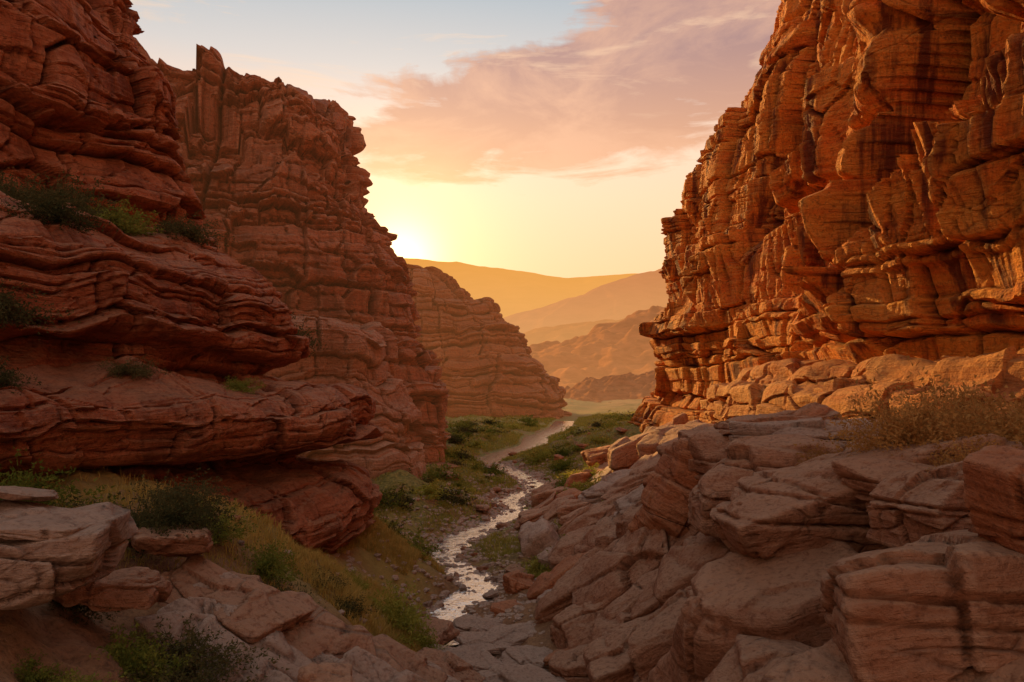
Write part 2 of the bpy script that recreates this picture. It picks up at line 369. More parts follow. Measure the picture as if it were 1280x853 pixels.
def D_L4(U,X,Y,Z):
    d=4*fbm(X*.03,Y*.03,Z*.02,401,3)+masonry(U,Z,41,(2,5),(6,18),2.4,1.6,.35,.8,.1,.7)+masonry(U,Z,42,(.8,1.8),(5,12),1.0,.8,.22,.4,.1,.6)
    d+=fac(U,Z,14,7,410,2.0,.6)
    return d,1.5*fbm(X*.08,Y*.08,Z*0,407,4)
cliff("rock_cliff",[(-80,150),(-40,138),(-15,138),(2,146),(11,158),(14,172),(10,195),(-5,230),(-40,260)],
 [(0,-3),(.6,2),(1.4,5),(5.5,7),(6.5,12),(11,15),(12.5,20),(17,23),(19,28),(26,31),(29,34),(40,38),(80,41)],
 4,M_l4,"dark orange terraced sandstone ridge sloping to the valley",1,dens=.0022,disp=D_L4)
def D_R1(U,X,Y,Z):
    up=sstep(12,17,Z-.05*(Y-30))*(.4+.6*sstep(75,50,Y))
    d=2.2*fbm(X*.06,Y*.06,Z*.04,501,2)-1.0*sstep(30,45,Z)
    d+=(1-.88*up)*(masonry(U,Z,51,(2.4,5.4),(3,10),1.5,1.3,.13,.5,.0)+masonry(U,Z,52,(.8,1.8),(2,7),.3,.35,.06,.4,.0))
    d+=up*fac(U+.12*Z,Z,8.5,23,560,4.2,2.0,.025,.4,.14)+up*fac(U+.3*Z,Z,3.4,9,570,1.0,.6,.02,.4,.2)+up*fac(U,Z,1.3,2.6,575,.22,.1,.03,.3,.2)+(1-up)*fac(U,Z,5,4,565,1.2,.4,.03)
    w=.5*fbm(U*.2,Z*.08,0*U,511,2)
    fl=1-np.abs(vn(U*.28+w,Z*.04,0*U,512)); fl2=1-np.abs(vn(U*1.0+w*2,Z*.06,0*U,513)); fl3=1-np.abs(vn(U*3.1+w*3,Z*.15,0*U,514))
    d+=up*(.9*fl**2+.35*fl2**2+.16*fl3**2-.7)
    rr=np.abs(vn(U*.17+.35*vn(Z*.09,U*.05,0*U,541),Z*.02,0*U,542)); d-=2.2*np.exp(-(rr/.035)**2)*up
    ph=(Z+ .34*U+2.2*fbm(U*.06,Z*.03,0*U,530,3))/15; q=ph-np.floor(ph)
    kk=_h(np.floor(ph),0*q,0*q,77)
    d+=(2.0+2.0*kk)*(q**2.2)*sstep(9,14,Z)-2.0*np.exp(-(q/.022)**2)*up
    a=vn(U*.11,Z*.09,0*U,520); d-=2.2*sstep(.3,.42,a)*up*(.4+.6*sstep(.5,.3,a))
    ph=(Z+ .10*U+1.6*fbm(U*.1,Z*.03,0*U,531,3))/7.5; q=ph-np.floor(ph)
    ms=sstep(.15,.45,vn(U*.09,Z*.10,0*U,532))
    d+=ms*up*(.9*q**2.2-.8*np.exp(-(q/.03)**2))
    d+=.12*fbm(X*.7,Y*.7,Z*.4,505,5)
    return d,.9*fbm(X*.2,Y*.2,Z*0,507,4)*sstep(30,50,Z)+.2*fbm(X*.5,Y*.5,0*Z,508,3)
cliff("rock_cliff",[(20,-8),(18,8),(17.6,18),(18,26),(17.6,36),(17.4,48),(17.6,60),(17.6,74),(18.8,86),(25,97),(42,106),(60,108)],
 [(-3.0,-3),(-1.6,2),(-.2,6),(1,8),(1.4,12),(2.0,17),(2.6,22),(3.8,29),(6.2,36),(11,44),(16,50),(20,56),(24,61),(30,64),(50,66)],
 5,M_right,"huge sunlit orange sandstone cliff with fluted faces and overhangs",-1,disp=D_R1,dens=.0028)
def D_LG(U,X,Y,Z):
    d=.7*fbm(X*.2,Y*.2,Z*.1,601,2)+masonry(U,Z,61,(.5,1.6),(2,7),.7,.5,.05,.12,.0,.7)+fac(U,Z,3.5,1.2,610,.6,.25,.03)+.04*fbm(X*1.5,Y*1.5,Z*2,602,4)
    return d,.2*fbm(X*.5,Y*.5,0*Z,603,3)+.3*facet(X*.35,Y*.35,0*X,605)[0]
cliff("rock_ledge",[(15,4),(14,14),(13.2,24),(12.4,34),(12.4,42),(14,50),(18,56)],
 [(-.6,1),(-.2,6),(0,7.4),(.1,8.4),(.2,9.2),(.6,9.5),(2.2,9.6),(2.4,10.3),(2.8,10.6),(5,10.8),(8,11.0)],6,M_ledge,"low golden sandstone shelf along the cliff foot",-1,disp=D_LG)

# ---------------------------------------------------------------- distant hills
def hill(pts,y0,depth,col,haze,hcol,label,seed,rough,sc=.01):
    y0=float(y0); xs=np.array([p[0] for p in pts],float);zs=np.array([p[1] for p in pts],float)
    nx,ny=500,110
    x=np.linspace(xs[0],xs[-1],nx);v=np.linspace(0,1.5,ny)
    X,V=np.meshgrid(x,v,indexing='ij')
    R=np.interp(x,xs,zs); k=np.hanning(31);k/=k.sum();R=np.convolve(np.pad(R,15,mode='edge'),k,'valid')
    Y=y0-depth+V*depth
    T=np.where(V<1,sstep(0,1,V)*.5+.5*V,1-sstep(1,2.2,V)*.6)
    rr=np.abs(fbm(X*sc,Y*sc*.7,0*X,seed,5))
    Z=-3+(R[:,None]+3)*T*(1-rough*rr*np.clip(1.15-V,0,1))+rough*6*fbm(X*sc*3,Y*sc*3,0*X,seed+9,3)
    me=mesh_np("hill",np.stack([X,Y,Z],-1).reshape(-1,3),grid_faces(nx,ny))
    m,t=mat("hill_painted_haze")
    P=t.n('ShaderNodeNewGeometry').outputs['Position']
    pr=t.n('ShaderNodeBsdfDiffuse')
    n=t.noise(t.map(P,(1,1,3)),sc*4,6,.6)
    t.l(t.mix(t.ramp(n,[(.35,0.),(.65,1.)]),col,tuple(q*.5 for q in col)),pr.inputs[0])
    e=t.n('ShaderNodeEmission')  # glow built into the hill surface imitates haze, tinted by height
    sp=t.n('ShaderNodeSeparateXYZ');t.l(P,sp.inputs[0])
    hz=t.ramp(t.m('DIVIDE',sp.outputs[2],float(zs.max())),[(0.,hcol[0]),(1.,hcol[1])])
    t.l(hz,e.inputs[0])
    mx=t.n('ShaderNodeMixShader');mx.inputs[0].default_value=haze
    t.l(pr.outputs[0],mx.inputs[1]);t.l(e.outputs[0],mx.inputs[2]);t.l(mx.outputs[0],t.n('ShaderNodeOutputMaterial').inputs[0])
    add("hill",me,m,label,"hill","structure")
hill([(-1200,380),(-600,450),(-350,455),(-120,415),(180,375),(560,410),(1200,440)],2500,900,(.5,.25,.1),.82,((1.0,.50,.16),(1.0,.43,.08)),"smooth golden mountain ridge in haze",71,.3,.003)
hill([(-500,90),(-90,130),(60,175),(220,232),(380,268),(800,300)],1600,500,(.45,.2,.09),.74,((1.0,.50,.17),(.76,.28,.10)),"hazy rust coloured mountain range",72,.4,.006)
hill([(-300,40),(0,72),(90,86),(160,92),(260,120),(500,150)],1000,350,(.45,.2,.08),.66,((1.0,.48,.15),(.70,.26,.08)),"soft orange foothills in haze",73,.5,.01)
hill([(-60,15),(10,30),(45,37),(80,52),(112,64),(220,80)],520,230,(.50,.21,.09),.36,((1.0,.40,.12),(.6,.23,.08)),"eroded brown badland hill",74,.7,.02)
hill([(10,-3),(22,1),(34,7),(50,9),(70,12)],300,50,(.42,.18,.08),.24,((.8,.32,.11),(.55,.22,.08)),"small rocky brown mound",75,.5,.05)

# ---------------------------------------------------------------- boulders
def ico(sub):
    bm=bmesh.new(); bmesh.ops.create_icosphere(bm,subdivisions=sub,radius=1)
    co=np.array([v.co[:] for v in bm.verts]); f=np.array([[v.index for v in q.verts] for q in bm.faces]); bm.free(); return co,f
ICO={k:ico(k) for k in (3,4,5,6)}
def rock_mesh(name,seed,dims,sub=5,layers=.5,p=30,nextra=8,rough=.05,fk=1.0):
    r=RS(seed); d,f=ICO[sub]
    ns=[];hs=[]
    for a in range(3):
        for sg in (1,-1):
            v=np.zeros(3);v[a]=sg; v+=r.normal(0,.13,3); ns.append(v/np.linalg.norm(v)); hs.append(r.uniform(.8,1.0))
    for _ in range(nextra):
        v=r.normal(0,1,3);v/=np.linalg.norm(v); ns.append(v);hs.append(r.uniform(.82,1.1))
    ns=np.array(ns);hs=np.array(hs)
    q=np.maximum(d@ns.T,0)/hs
    rad=(q**p).sum(1)**(-1/p)
    co=d*rad[:,None]*np.array(dims)*.5
    sz=float(np.mean(dims))
    x,y,z=co.T
    ang=np.arctan2(y/dims[1],x/dims[0])*sz*.5
    hz=np.sqrt(d[:,0]**2+d[:,1]**2)
    th=max(.10,.42*min(dims[2],sz))
    k=layers
    mm=masonry(ang+x*.3,z+.15*x+.06*y,seed+3,(th*.5,th*1.2),(sz*.8,sz*2.2),.10*sz*k,.17*sz*k,.010*sz+.006,.02*sz,.1,.6)
    disp=mm*hz
    v,e=facet(x*1.6/sz+.2,y*1.6/sz,z*1.9/sz,seed+20,True,.3)
    disp=disp+fk*(.09*sz*v-.04*sz*np.exp(-(e/.02)**2))
    v,e=facet(x*4/sz+.2,y*4/sz,z*6/sz,seed+40,True,.3)
    disp=disp+fk*.016*sz*v
    disp=disp+rough*.6*sz*fbm(x*1.3/sz,y*1.3/sz,z*2/sz,seed+5,2)+rough*.15*sz*fbm(x*7/sz,y*7/sz,z*18/sz,seed+6,4)
    co=co+d*disp[:,None]
    return mesh_np(name,co,f)
def boulder(c,dims,rot,seed,mt,label,sub=6,layers=.5,rough=.05,p=34,name="boulder",fk=1.0):
    me=rock_mesh(name,seed,dims,sub,layers,p,9,rough,fk)
    return add(name,me,mt,label,"rock",loc=c,rot=[math.radians(a) for a in rot])
B=[
((6.6,7.9,8.35),(2.0,2.2,1.7),(4,-4,20),31,M_red,"sunlit rounded red boulder perched on the terrace edge",.4),
((5.7,8.6,6.9),(3.6,2.6,2.0),(0,-8,-12),32,M_bould,"massive layered brown boulder with dark cracks",.5),
((4.3,7.8,5.6),(3.8,2.8,2.0),(5,-16,24),33,M_bould,"broad smooth reddish boulder low in the rockfall",.4),
((7.0,10.8,7.9),(2.3,1.7,1.2),(0,-4,15),34,M_bould,"blocky reddish boulder beside dry brush",.5),
((7.7,12.6,7.9),(2.6,2.0,1.0),(3,-4,20),35,M_bould,"pale flat topped block on the terrace",.5),
((6.6,14.6,7.1),(5.2,3.8,2.4),(0,-5,8),36,M_bould,"long pale layered ledge boulder",.6),
((6.7,18.5,6.9),(3.8,3.2,2.6),(3,-3,-14),37,M_bould,"cracked square boulder at the terrace corner",.5),
((8.8,19.5,8.1),(4.2,3.0,1.1),(-2,-3,10),38,M_grey,"wide pale slab resting on the terrace",.6),
((8.8,22.8,8.3),(4.0,2.6,1.0),(0,-4,-10),92,M_bould,"flat layered slab on the terrace",.5),
((5.0,13.2,4.5),(4.6,3.6,3.8),(4,-20,12),39,M_bould,"tall rounded boulder standing against the bank",.35),
((4.3,10.6,4.2),(3.4,2.8,2.6),(8,-24,-6),40,M_bould,"smooth brown boulder wedged in the rockfall",.35),
((6.1,23.5,5.9),(2.6,2.8,3.8),(10,20,18),41,M_red,"dark tilted boulder leaning on the slope",.4),
((4.5,23.4,3.6),(6.4,3.4,1.6),(6,-44,6),42,M_bould,"long tilted slab sliding toward the creek",.5),
((2.7,25.2,2.0),(4.4,2.8,1.4),(4,-40,-12),43,M_bould,"leaning pinkish slab beside the creek",.5),
((6.4,19.2,4.4),(4.4,3.2,3.0),(4,-24,6),44,M_bould,"big brown block in the rockfall",.4),
((7.6,23.2,6.9),(3.8,3.4,2.4),(2,-8,24),53,M_bould,"square block at the edge of the terrace",.5),
((6.9,31,4.4),(4.6,3.4,1.9),(6,-26,-8),45,M_grey,"flat topped boulder on the scree slope",.5),
((4.9,30.5,2.9),(4.6,3.2,1.5),(0,-36,12),46,M_bould,"tilted pinkish slab on the scree",.5),
((8.2,27.2,5.9),(4.2,3.4,2.8),(0,-16,18),47,M_bould,"rust coloured block below the shelf",.5),
((3.4,33,1.7),(3.4,2.8,1.6),(0,-24,30),48,M_bould,"rounded boulder on the creek bank",.4),
((9.8,16.8,8.1),(2.8,2.2,1.0),(2,-3,-30),49,M_bould,"weathered block half buried in brush",.4),
((5.0,16.6,3.6),(4.2,3.0,2.4),(0,-30,-12),50,M_bould,"brown boulder near the foot of the rockfall",.4),
((9.5,34,6.0),(4.0,3.6,2.6),(0,-14,10),51,M_bould,"cracked block below the cliff",.5),
((7.6,38,4.2),(4.8,3.6,1.8),(4,-30,-12),52,M_bould,"leaning slab on the scree",.5),
((4.2,20.6,2.9),(4.4,3.0,1.7),(8,-34,-8),54,M_bould,"tilted slab resting on fallen rock",.5),
((2.2,29.0,1.3),(3.4,2.4,1.2),(0,-34,12),55,M_red,"low tilted slab by the creek",.4),
((4.6,35.5,2.4),(4.4,3.2,1.6),(5,-28,-14),56,M_bould,"slab tipped against the scree",.5),
((6.2,42,2.9),(4.0,3.6,2.0),(0,-16,15),57,M_grey,"pale block on the valley side",.5),
((10.8,44,5.4),(4.2,3.8,3.2),(0,-10,35),58,M_bould,"rust block fallen from the cliff",.5),
((9.2,50,4.4),(5.0,3.8,2.4),(0,-24,10),59,M_bould,"large slab fallen under the cliff",.5),
((12.6,52,5.0),(5.0,4.2,3.6),(0,-14,-20),103,M_red,"large rust block under the cliff",.5),
((8.2,57,3.4),(4.4,3.6,2.2),(0,-20,-14),60,M_red,"red block on the talus",.5),
((2.9,22.2,1.9),(3.4,2.4,1.5),(6,-28,16),93,M_bould,"angular block fallen beside the creek bed",.5),
((1.8,27.0,.9),(2.2,1.8,1.1),(4,-14,-30),94,M_grey,"chunky stone at the water edge",.4),
((3.9,27.4,2.5),(4.2,2.8,1.4),(6,-42,14),95,M_bould,"pinkish tilted slab in the rockfall",.5),
((5.6,26.6,4.3),(4.0,3.0,2.0),(4,-36,-8),96,M_bould,"brown block leaning on the scree",.5),
((.4,31.0,.5),(1.6,1.5,.9),(4,10,20),97,M_red,"reddish boulder beside the water",.3),
((1.6,36.5,.8),(2.4,2.2,1.2),(0,-12,-10),98,M_bould,"rounded boulder on the gravel bank",.4),
((3.2,41,1.3),(3.0,2.6,1.3),(0,-18,30),99,M_grey,"tan boulder on the creek bank",.4),
((3.3,17.6,2.6),(3.4,2.6,2.0),(4,-22,10),101,M_bould,"brown slab above the creek bed",.4),
((7.8,29.8,5.6),(2.8,2.4,2.0),(4,12,-24),102,M_red,"angular red block on the scree",.4),
# left foreground
((-6.5,9.0,7.55),(2.2,2.3,1.0),(2,3,12),61,M_grey,"grey layered boulder with flaking slabs",1.0),
((-6.3,8.9,8.12),(1.7,1.4,.24),(2,6,-8),62,M_grey,"thin pale slab lying on a boulder",.4),
((-6.7,9.3,8.4),(1.0,.9,.16),(-2,8,30),75,M_grey,"small pale flake on stacked slabs",.2),
((-4.1,11.9,4.45),(5.2,3.4,1.0),(10,27,-22),63,M_bould,"broad weathered slab sloping to the creek",1.0),
((-4.5,12.5,5.25),(4.6,1.1,.45),(14,27,-26),77,M_grey,"long weathered plank of rock on the slope",1.2),
((-4.0,11.6,4.98),(4.8,1.2,.5),(10,28,-20),78,M_grey,"long grooved slab sloping to the creek",1.2),
((-3.9,10.7,4.75),(4.4,1.1,.5),(6,29,-24),79,M_grey,"long cracked slab with flaking edges",1.3),
((-3.3,10.0,4.35),(3.4,1.1,.6),(10,28,-18),76,M_bould,"long splintered slab lying on bedrock",1.2),
((-2.75,9.7,5.0),(.9,1.0,1.3),(6,10,14),64,M_bould,"upright rounded stone beside the slab",.3),
((-2.3,11.9,4.2),(2.8,1.8,.8),(10,28,-28),65,M_grey,"splintered jagged slab with stacked layers",1.6),
((-6.2,10.6,6.7),(1.5,1.1,.5),(0,6,18),66,M_bould,"flat reddish stone on the slope",.4),
((-3.3,14.4,3.8),(3.6,2.0,.8),(4,28,-14),67,M_bould,"pinkish slab partly buried in gravel",.9),
((-1.7,16.2,2.2),(3.4,2.0,.9),(4,22,-16),68,M_grey,"rough stone ledge above the creek bed",.9),
((-2.0,18.8,1.8),(2.2,1.5,.6),(4,22,-10),72,M_bould,"tan slab above the creek bed",.7),
((-5.4,12.8,5.8),(2.8,1.6,.6),(8,18,-14),71,M_bould,"tan slab sloping down the bank",.8),
((-6.6,13.2,6.8),(1.6,1.4,.5),(0,8,30),69,M_bould,"small red block among shrubs",.4),
# creek bed slabs
((-1.7,21.4,1.0),(2.8,2.0,.5),(3,4,12),80,M_grey,"flat pale slab in the creek bed",.7),
((.9,21.9,.9),(2.8,2.0,.5),(-3,2,-10),81,M_grey,"broad pale stepping slab",.7),
((-.5,23.8,.7),(3.0,1.9,.4),(0,-2,20),82,M_grey,"flat creamy slab across the creek bed",.7),
((-3.0,23.8,1.0),(1.6,1.4,.7),(4,10,-22),83,M_bould,"pinkish flat stone by the creek",.5),
((2.2,20.2,1.3),(2.4,2.0,1.3),(0,-10,35),84,M_bould,"angular brown stone in the creek bed",.4),
((-1.2,26.0,.45),(2.4,1.6,.4),(0,2,-6),85,M_grey,"thin flat slab at the water edge",.6),
((.2,19.6,1.1),(2.8,1.9,.6),(0,3,14),87,M_grey,"wide low slab in the creek bed",.7),
((1.1,24.7,.65),(2.2,1.7,.6),(4,-8,-30),88,M_grey,"rounded stone in the creek bed",.4),
((-.1,28.0,.3),(1.7,1.4,.6),(4,8,-20),90,M_red,"reddish stone beside the water",.3),
]
for c,dm,ro,sd,mt,lb,ly in B:
    boulder(c,dm,ro,sd,mt,lb,sub=6 if max(dm)>1.9 and c[1]<26 else 5,layers=ly,fk=.6 if mt is M_grey else 1.0)

kinds=[]
for k in range(12):
    dm=[(1.5,1,.6),(1,1,.8),(1.7,1.1,.4),(1.2,.8,.6)][k%4]
    me=rock_mesh("stone",900+k,dm,4,.3,30,8,.05); me.materials.append([M_bould,M_grey,M_red,M_bould][k%4 if k<8 else (k+1)%4]); kinds.append(me)
r=RS(5)
zones=[(115,lambda:(r.uniform(1.4,10.5),r.uniform(16,56)),(.6,2.7),"fallen rocks on the scree slope","weathered brown rock lying on the scree slope"),
       (135,lambda:(None,16+64*r.uniform()**1.4),(.2,.85),"stones along the creek","water worn pale stone beside the creek"),
       (15,lambda:(r.uniform(-9,-1),r.uniform(9,30)),(.15,.55),"loose rocks on the grassy bank","loose reddish rock on the grassy bank"),
       (25,lambda:(r.uniform(-12,14),r.uniform(46,90)),(.4,1.8),"rocks on the valley floor","weathered boulder on the valley floor"),
       (8,lambda:(r.uniform(6,12),r.uniform(9,30)),(.2,.8),"rocks on the terrace","loose rock on the stone terrace")]
for n,fn,sr,grp,lb in zones:
    for _ in range(n):
        x,y=fn(); ck=x is None
        if ck: x=float(xc(y))+r.choice([-1,1])*abs(r.normal(1.2,.6))
        s=sr[0]+(sr[1]-sr[0])*r.uniform()**1.8
        if s>.5 and abs(x-float(xc(y)))<1.4+s*.5: s=.35
        z=float(tz(x,y))
        til=-.5 if 'scree' in grp else 0
        ki=[1,5,8,0,4,9][r.randint(6)] if ck else r.randint(12)
        add("stone",kinds[ki],None,lb,"rock",None,grp,(x,y,z+.14*s),(r.uniform(-.25,.25),til+r.uniform(-.25,.3),r.uniform(-.5,.5) if til else r.uniform(0,6.28)),(s*r.uniform(.9,1.5),s*r.uniform(.8,1.3),s*r.uniform(.7,1.1)))
bm=bmesh.new(); bmesh.ops.create_icosphere(bm,subdivisions=1,radius=1); dd=np.array([v.co[:] for v in bm.verts]);ff=np.array([[v.index for v in q.verts] for q in bm.faces]);bm.free()
N=7000; gyv=8+70*r.uniform(size=N)**1.6; gxv=xc(gyv)+r.normal(0,1,N)*(1.8+.012*gyv)
gs=r.uniform(.03,.16,N)*(1+gyv*.012)
gz=tz(gxv,gyv)
V=dd[None]*gs[:,None,None]*np.array([1,1,.6])*r.uniform(.6,1.3,(N,len(dd),1))
ca=np.cos(r.uniform(0,6.28,N))[:,None];sa=np.sqrt(1-ca**2)
V=np.stack([V[...,0]*ca-V[...,1]*sa,V[...,0]*sa+V[...,1]*ca,V[...,2]],-1)+np.stack([gxv,gyv,gz],-1)[:,None]
F=(ff[None]+(np.arange(N)*len(dd))[:,None,None]).reshape(-1,3)
add("gravel",mesh_np("gravel",V.reshape(-1,3),F,False),M_grey,"loose gravel and pebbles along the creek","gravel","stuff")

# ---------------------------------------------------------------- vegetation
def leaf_mat(name,c1,c2,tr=.35):
    m,t=mat(name)
    P=t.n('ShaderNodeNewGeometry').outputs['Position']; oi=t.n('ShaderNodeObjectInfo').outputs['Random']
    n=t.noise(P,2.5,3,.6); n=t.m('ADD',t.m('MULTIPLY',n,.8),t.m('MULTIPLY',oi,.3))
    c=t.mix(t.ramp(n,[(.3,0.),(.8,1.)]),c1,c2)
    a=t.n('ShaderNodeBsdfDiffuse');t.l(c,a.inputs[0]);b=t.n('ShaderNodeBsdfTranslucent');t.l(c,b.inputs[0])
    mx=t.n('ShaderNodeMixShader');mx.inputs[0].default_value=tr;t.l(a.outputs[0],mx.inputs[1]);t.l(b.outputs[0],mx.inputs[2])
    t.l(mx.outputs[0],t.n('ShaderNodeOutputMaterial').inputs[0]);return m
M_green=leaf_mat("shrub_green",(.10,.13,.02),(.32,.32,.065))
M_vgreen=leaf_mat("shrub_valley",(.18,.20,.03),(.52,.46,.09))
M_dark=leaf_mat("shrub_dark",(.055,.058,.022),(.17,.14,.055))
M_dry=leaf_mat("shrub_dry",(.32,.15,.04),(.62,.34,.11))
M_gold=leaf_mat("dry_grass",(.34,.24,.05),(.72,.50,.15))
M_grass=leaf_mat("green_grass",(.22,.22,.04),(.58,.47,.11))
def bush_mesh(name,seed,nb,nl,leaf,wid=1.0,h=.7,up=.3):
    r=RS(seed); vid=0
    V=[];T=[]
    th=r.uniform(0,2*np.pi,nb); el=np.arccos(r.uniform(up-.25,1,nb).clip(-.1,1)); L=r.uniform(.45,1,nb)*(1+.25*np.sin(th*3+seed))
    dirs=np.stack([np.cos(th)*np.sin(el)*wid,np.sin(th)*np.sin(el)*wid,np.cos(el)*h*1.1+.05],-1)
    for k in range(nb):
        d=dirs[k]*L[k]; pts=[]
        side=r.normal(0,.12,3)
        for s in np.linspace(0,1,6):
            pts.append(d*s+side*math.sin(s*3)+np.array([0,0,-.12*s*s*(1-d[2])]))
        pts=np.array(pts); w=.008
        pp=np.array([-d[1],d[0],0]);pp=pp/(np.linalg.norm(pp)+1e-6)*w
        for a,b in zip(pts[:-1],pts[1:]):
            V+= [a-pp,a+pp,b]; T.append((vid,vid+1,vid+2)); vid+=3
        for _ in range(nl):
            s=r.uniform()**.6*5*.999; i=int(s); q=pts[i]+(pts[i+1]-pts[i])*(s-i)+r.normal(0,.05,3)
            a=r.normal(0,1,3)+d*.8; a/=np.linalg.norm(a); b=np.cross(a,r.normal(0,1,3)); b/=np.linalg.norm(b)+1e-6
            ll=leaf*r.uniform(.6,1.4)
            V+= [q-b*ll*.28,q+b*ll*.28,q+a*ll]; T.append((vid,vid+1,vid+2)); vid+=3
    return mesh_np(name,np.array(V),np.array(T),False)
bushG=[bush_mesh("shrub",s,140,38,.06) for s in (1,2,3)]
for b in bushG:b.materials.append(M_green)
bushV=[bush_mesh("shrub",s,140,38,.06) for s in (14,)]
for b in bushV:b.materials.append(M_vgreen)
bushD=[bush_mesh("shrub",s,170,30,.055,1.1,.6,.2) for s in (4,5,6)]
for b in bushD:b.materials.append(M_dark)
bushY=[bush_mesh("shrub",s,240,26,.05,1.1,.75,.3) for s in (7,8)]
for b in bushY:b.materials.append(M_dry)
small=[bush_mesh("shrub",s,60,16,.13,1.1,.65,.2) for s in (10,11,12,13,15)]
for i,b in enumerate(small):b.materials.append([M_vgreen,M_green,M_grass,M_vgreen,M_dark][i])
dg=None
def drop(x,y,z0):
    global dg
    if dg is None:
        bpy.context.view_layer.update(); dg=bpy.context.evaluated_depsgraph_get()
    hit,loc,*_=scene.ray_cast(dg,Vector((x,y,z0)),Vector((0,0,-1)))
    return loc.z if hit else z0
SH=[
(-3.7,20.6,9,1.5,bushV,"fresh yellow green shrub on the golden bank"),
(-3.0,21.6,9,1.0,bushV,"small yellow green shrub on the bank"),
(-4.6,18.2,9,.8,bushD,"small dark shrub on the bank"),
(-7.9,14,12,1.4,bushD,"dark scraggly shrub below the overhang"),
(-6.6,13.6,12,1.1,bushD,"dark sagebrush among stones"),
(-9.0,13.0,12,1.5,bushD,"dark sagebrush under the ledge"),
(-10.0,14.0,9.5,1.4,bushG,"green sagebrush under the ledge"),
(-8.4,17.0,9.5,1.4,bushD,"dark sagebrush under the overhang"),
(-7.2,15.8,9.5,1.2,bushG,"green sagebrush on the bank"),
(-5.2,14.9,10,1.0,bushD,"grey green sagebrush on the bank"),
(-6.0,16.5,10,1.0,bushG,"green shrub on the grassy bank"),
(-5.2,18.8,10,.7,bushD,"low shrub on the grassy bank"),
(-5.4,22.5,7,.9,bushV,"green shrub on the grassy bank"),
(-5.2,10.6,9,1.2,bushD,"dusty grey shrub beside the pale slab"),
(-4.6,9.3,9,1.0,bushD,"dusty grey shrub beside the pale slab"),
(-5.5,9.8,9,.9,bushG,"green leafy shrub between boulders"),
(-7.0,10.6,9,.9,bushD,"dark shrub behind a layered boulder"),
(-5.9,8.3,7.2,.6,bushG,"bright green weed by a red stone"),
(-5.2,8.2,7,.6,bushG,"bright green weed by the boulder"),
(-15.0,22.5,17,1.7,bushD,"dark shrub growing on the rock shelf"),
(-17.8,25,21,2.0,bushD,"dark shrub at the cliff foot"),
(-20,26,21,2.2,bushD,"thick shrub at the cliff foot"),
(-16.0,28,21,1.9,bushG,"green shrub on the sandstone bench"),
(-18.5,28,21,2.2,bushD,"dark shrub on the sandstone bench"),
(-14.4,30,19,1.7,bushD,"dark shrub on the sandstone bench"),
(-12.8,34,19,2.0,bushD,"dark shrub on the cliff shoulder"),
(-11.4,34.5,19,1.8,bushD,"dark shrub on the cliff shoulder"),
(-14.6,19,12.4,1.6,bushD,"shrub rooted on a narrow ledge"),
(-13.4,17.4,12.4,1.1,bushD,"shrub rooted on a narrow ledge"),
(-16,21.5,12.4,1.6,bushD,"shrub rooted on a narrow ledge"),
(-12,21.5,12,1.0,bushD,"small dry shrub on a ledge"),
(-10,25,12,.9,bushG,"small green shrub on a ledge"),
(8.0,13.6,13,1.4,bushY,"dry tan brush on the terrace"),
(8.8,14.4,13,2.0,bushY,"large dry tan brush on the terrace"),
(9.8,14.6,13,2.4,bushY,"large dry tan brush at the cliff foot"),
(11.2,15.6,13,2.7,bushY,"large dry tan brush at the cliff foot"),
(10.3,13.2,13,2.1,bushY,"dry golden brush on the terrace"),
(9.0,12.0,13,1.3,bushY,"dry golden brush on the terrace"),
(8.0,12.0,13,.9,bushY,"low dry brush between stones"),
(7.6,16.8,13,.8,bushY,"low dry tuft on the rock"),
(11.8,12.8,13,2.2,bushY,"dry brush against the cliff"),
(12.6,17.8,13,2.2,bushY,"dry brush against the cliff"),
]
for x,y,z0,s,ls,lb in SH:
    z=drop(x,y,z0)
    add("shrub",ls[r.randint(len(ls))],None,lb,"shrub",loc=(x,y,z-.08),rot=(0,0,r.uniform(0,6.28)),sc=(s,s,s*r.uniform(.8,1.05)))
n=0
while n<290:
    y=32+105*r.uniform()**1.3; off=r.choice([-1,1])*(2.1+.02*y+abs(r.normal(0,1))*(2.5+.05*y)); x=float(xc(y))+off
    s=r.uniform(.4,1.6)*(1+.004*y)
    if vn(np.array([x*.15]),np.array([y*.1]),np.array([0.]),88)[0]<-.4: continue
    s=min(s,.9+(abs(off)-2)*.4)
    add("shrub",small[r.randint(5)],None,"low green shrub on the valley floor","shrub",None,"shrubs across the valley floor",(x,y,float(tz(x,y))-.05),(0,0,r.uniform(0,6.28)),(s,s,s*.85)); n+=1
def grass(N,xf,yf,mt,label,hh,ww,cl=.0,seed=0):
    r=RS(seed); y=yf(r,N); x=xf(r,y,N)
    k=vn(x*.5,y*.35,0*x,99+seed)>cl; k&=np.abs(x-xc(y))>1.6+.006*y
    x=x[k];y=y[k];n=len(x); z=tz(x,y)
    h=hh*r.uniform(.5,1.3,n)*(1+y*.006); w=ww*(1+y*.02)
    a=r.uniform(0,6.28,n); lean=r.normal(0,.35,(n,2))*h[:,None]
    P=np.stack([x,y,z-.03],-1); Wd=np.stack([np.cos(a)*w,np.sin(a)*w,0*a],-1)
    mid=P+np.c_[lean*.35,h*.6]; tip=P+np.c_[lean,h]
    V=np.stack([P-Wd,P+Wd,mid+Wd*.7,mid-Wd*.7,tip],1).reshape(-1,3)
    i=(np.arange(n)*5)[:,None]
    F=np.concatenate([i+np.array([0,1,2]),i+np.array([0,2,3]),i+np.array([3,2,4])])
    add("grass",mesh_np("grass",V,F,False),mt,label,"grass","stuff")
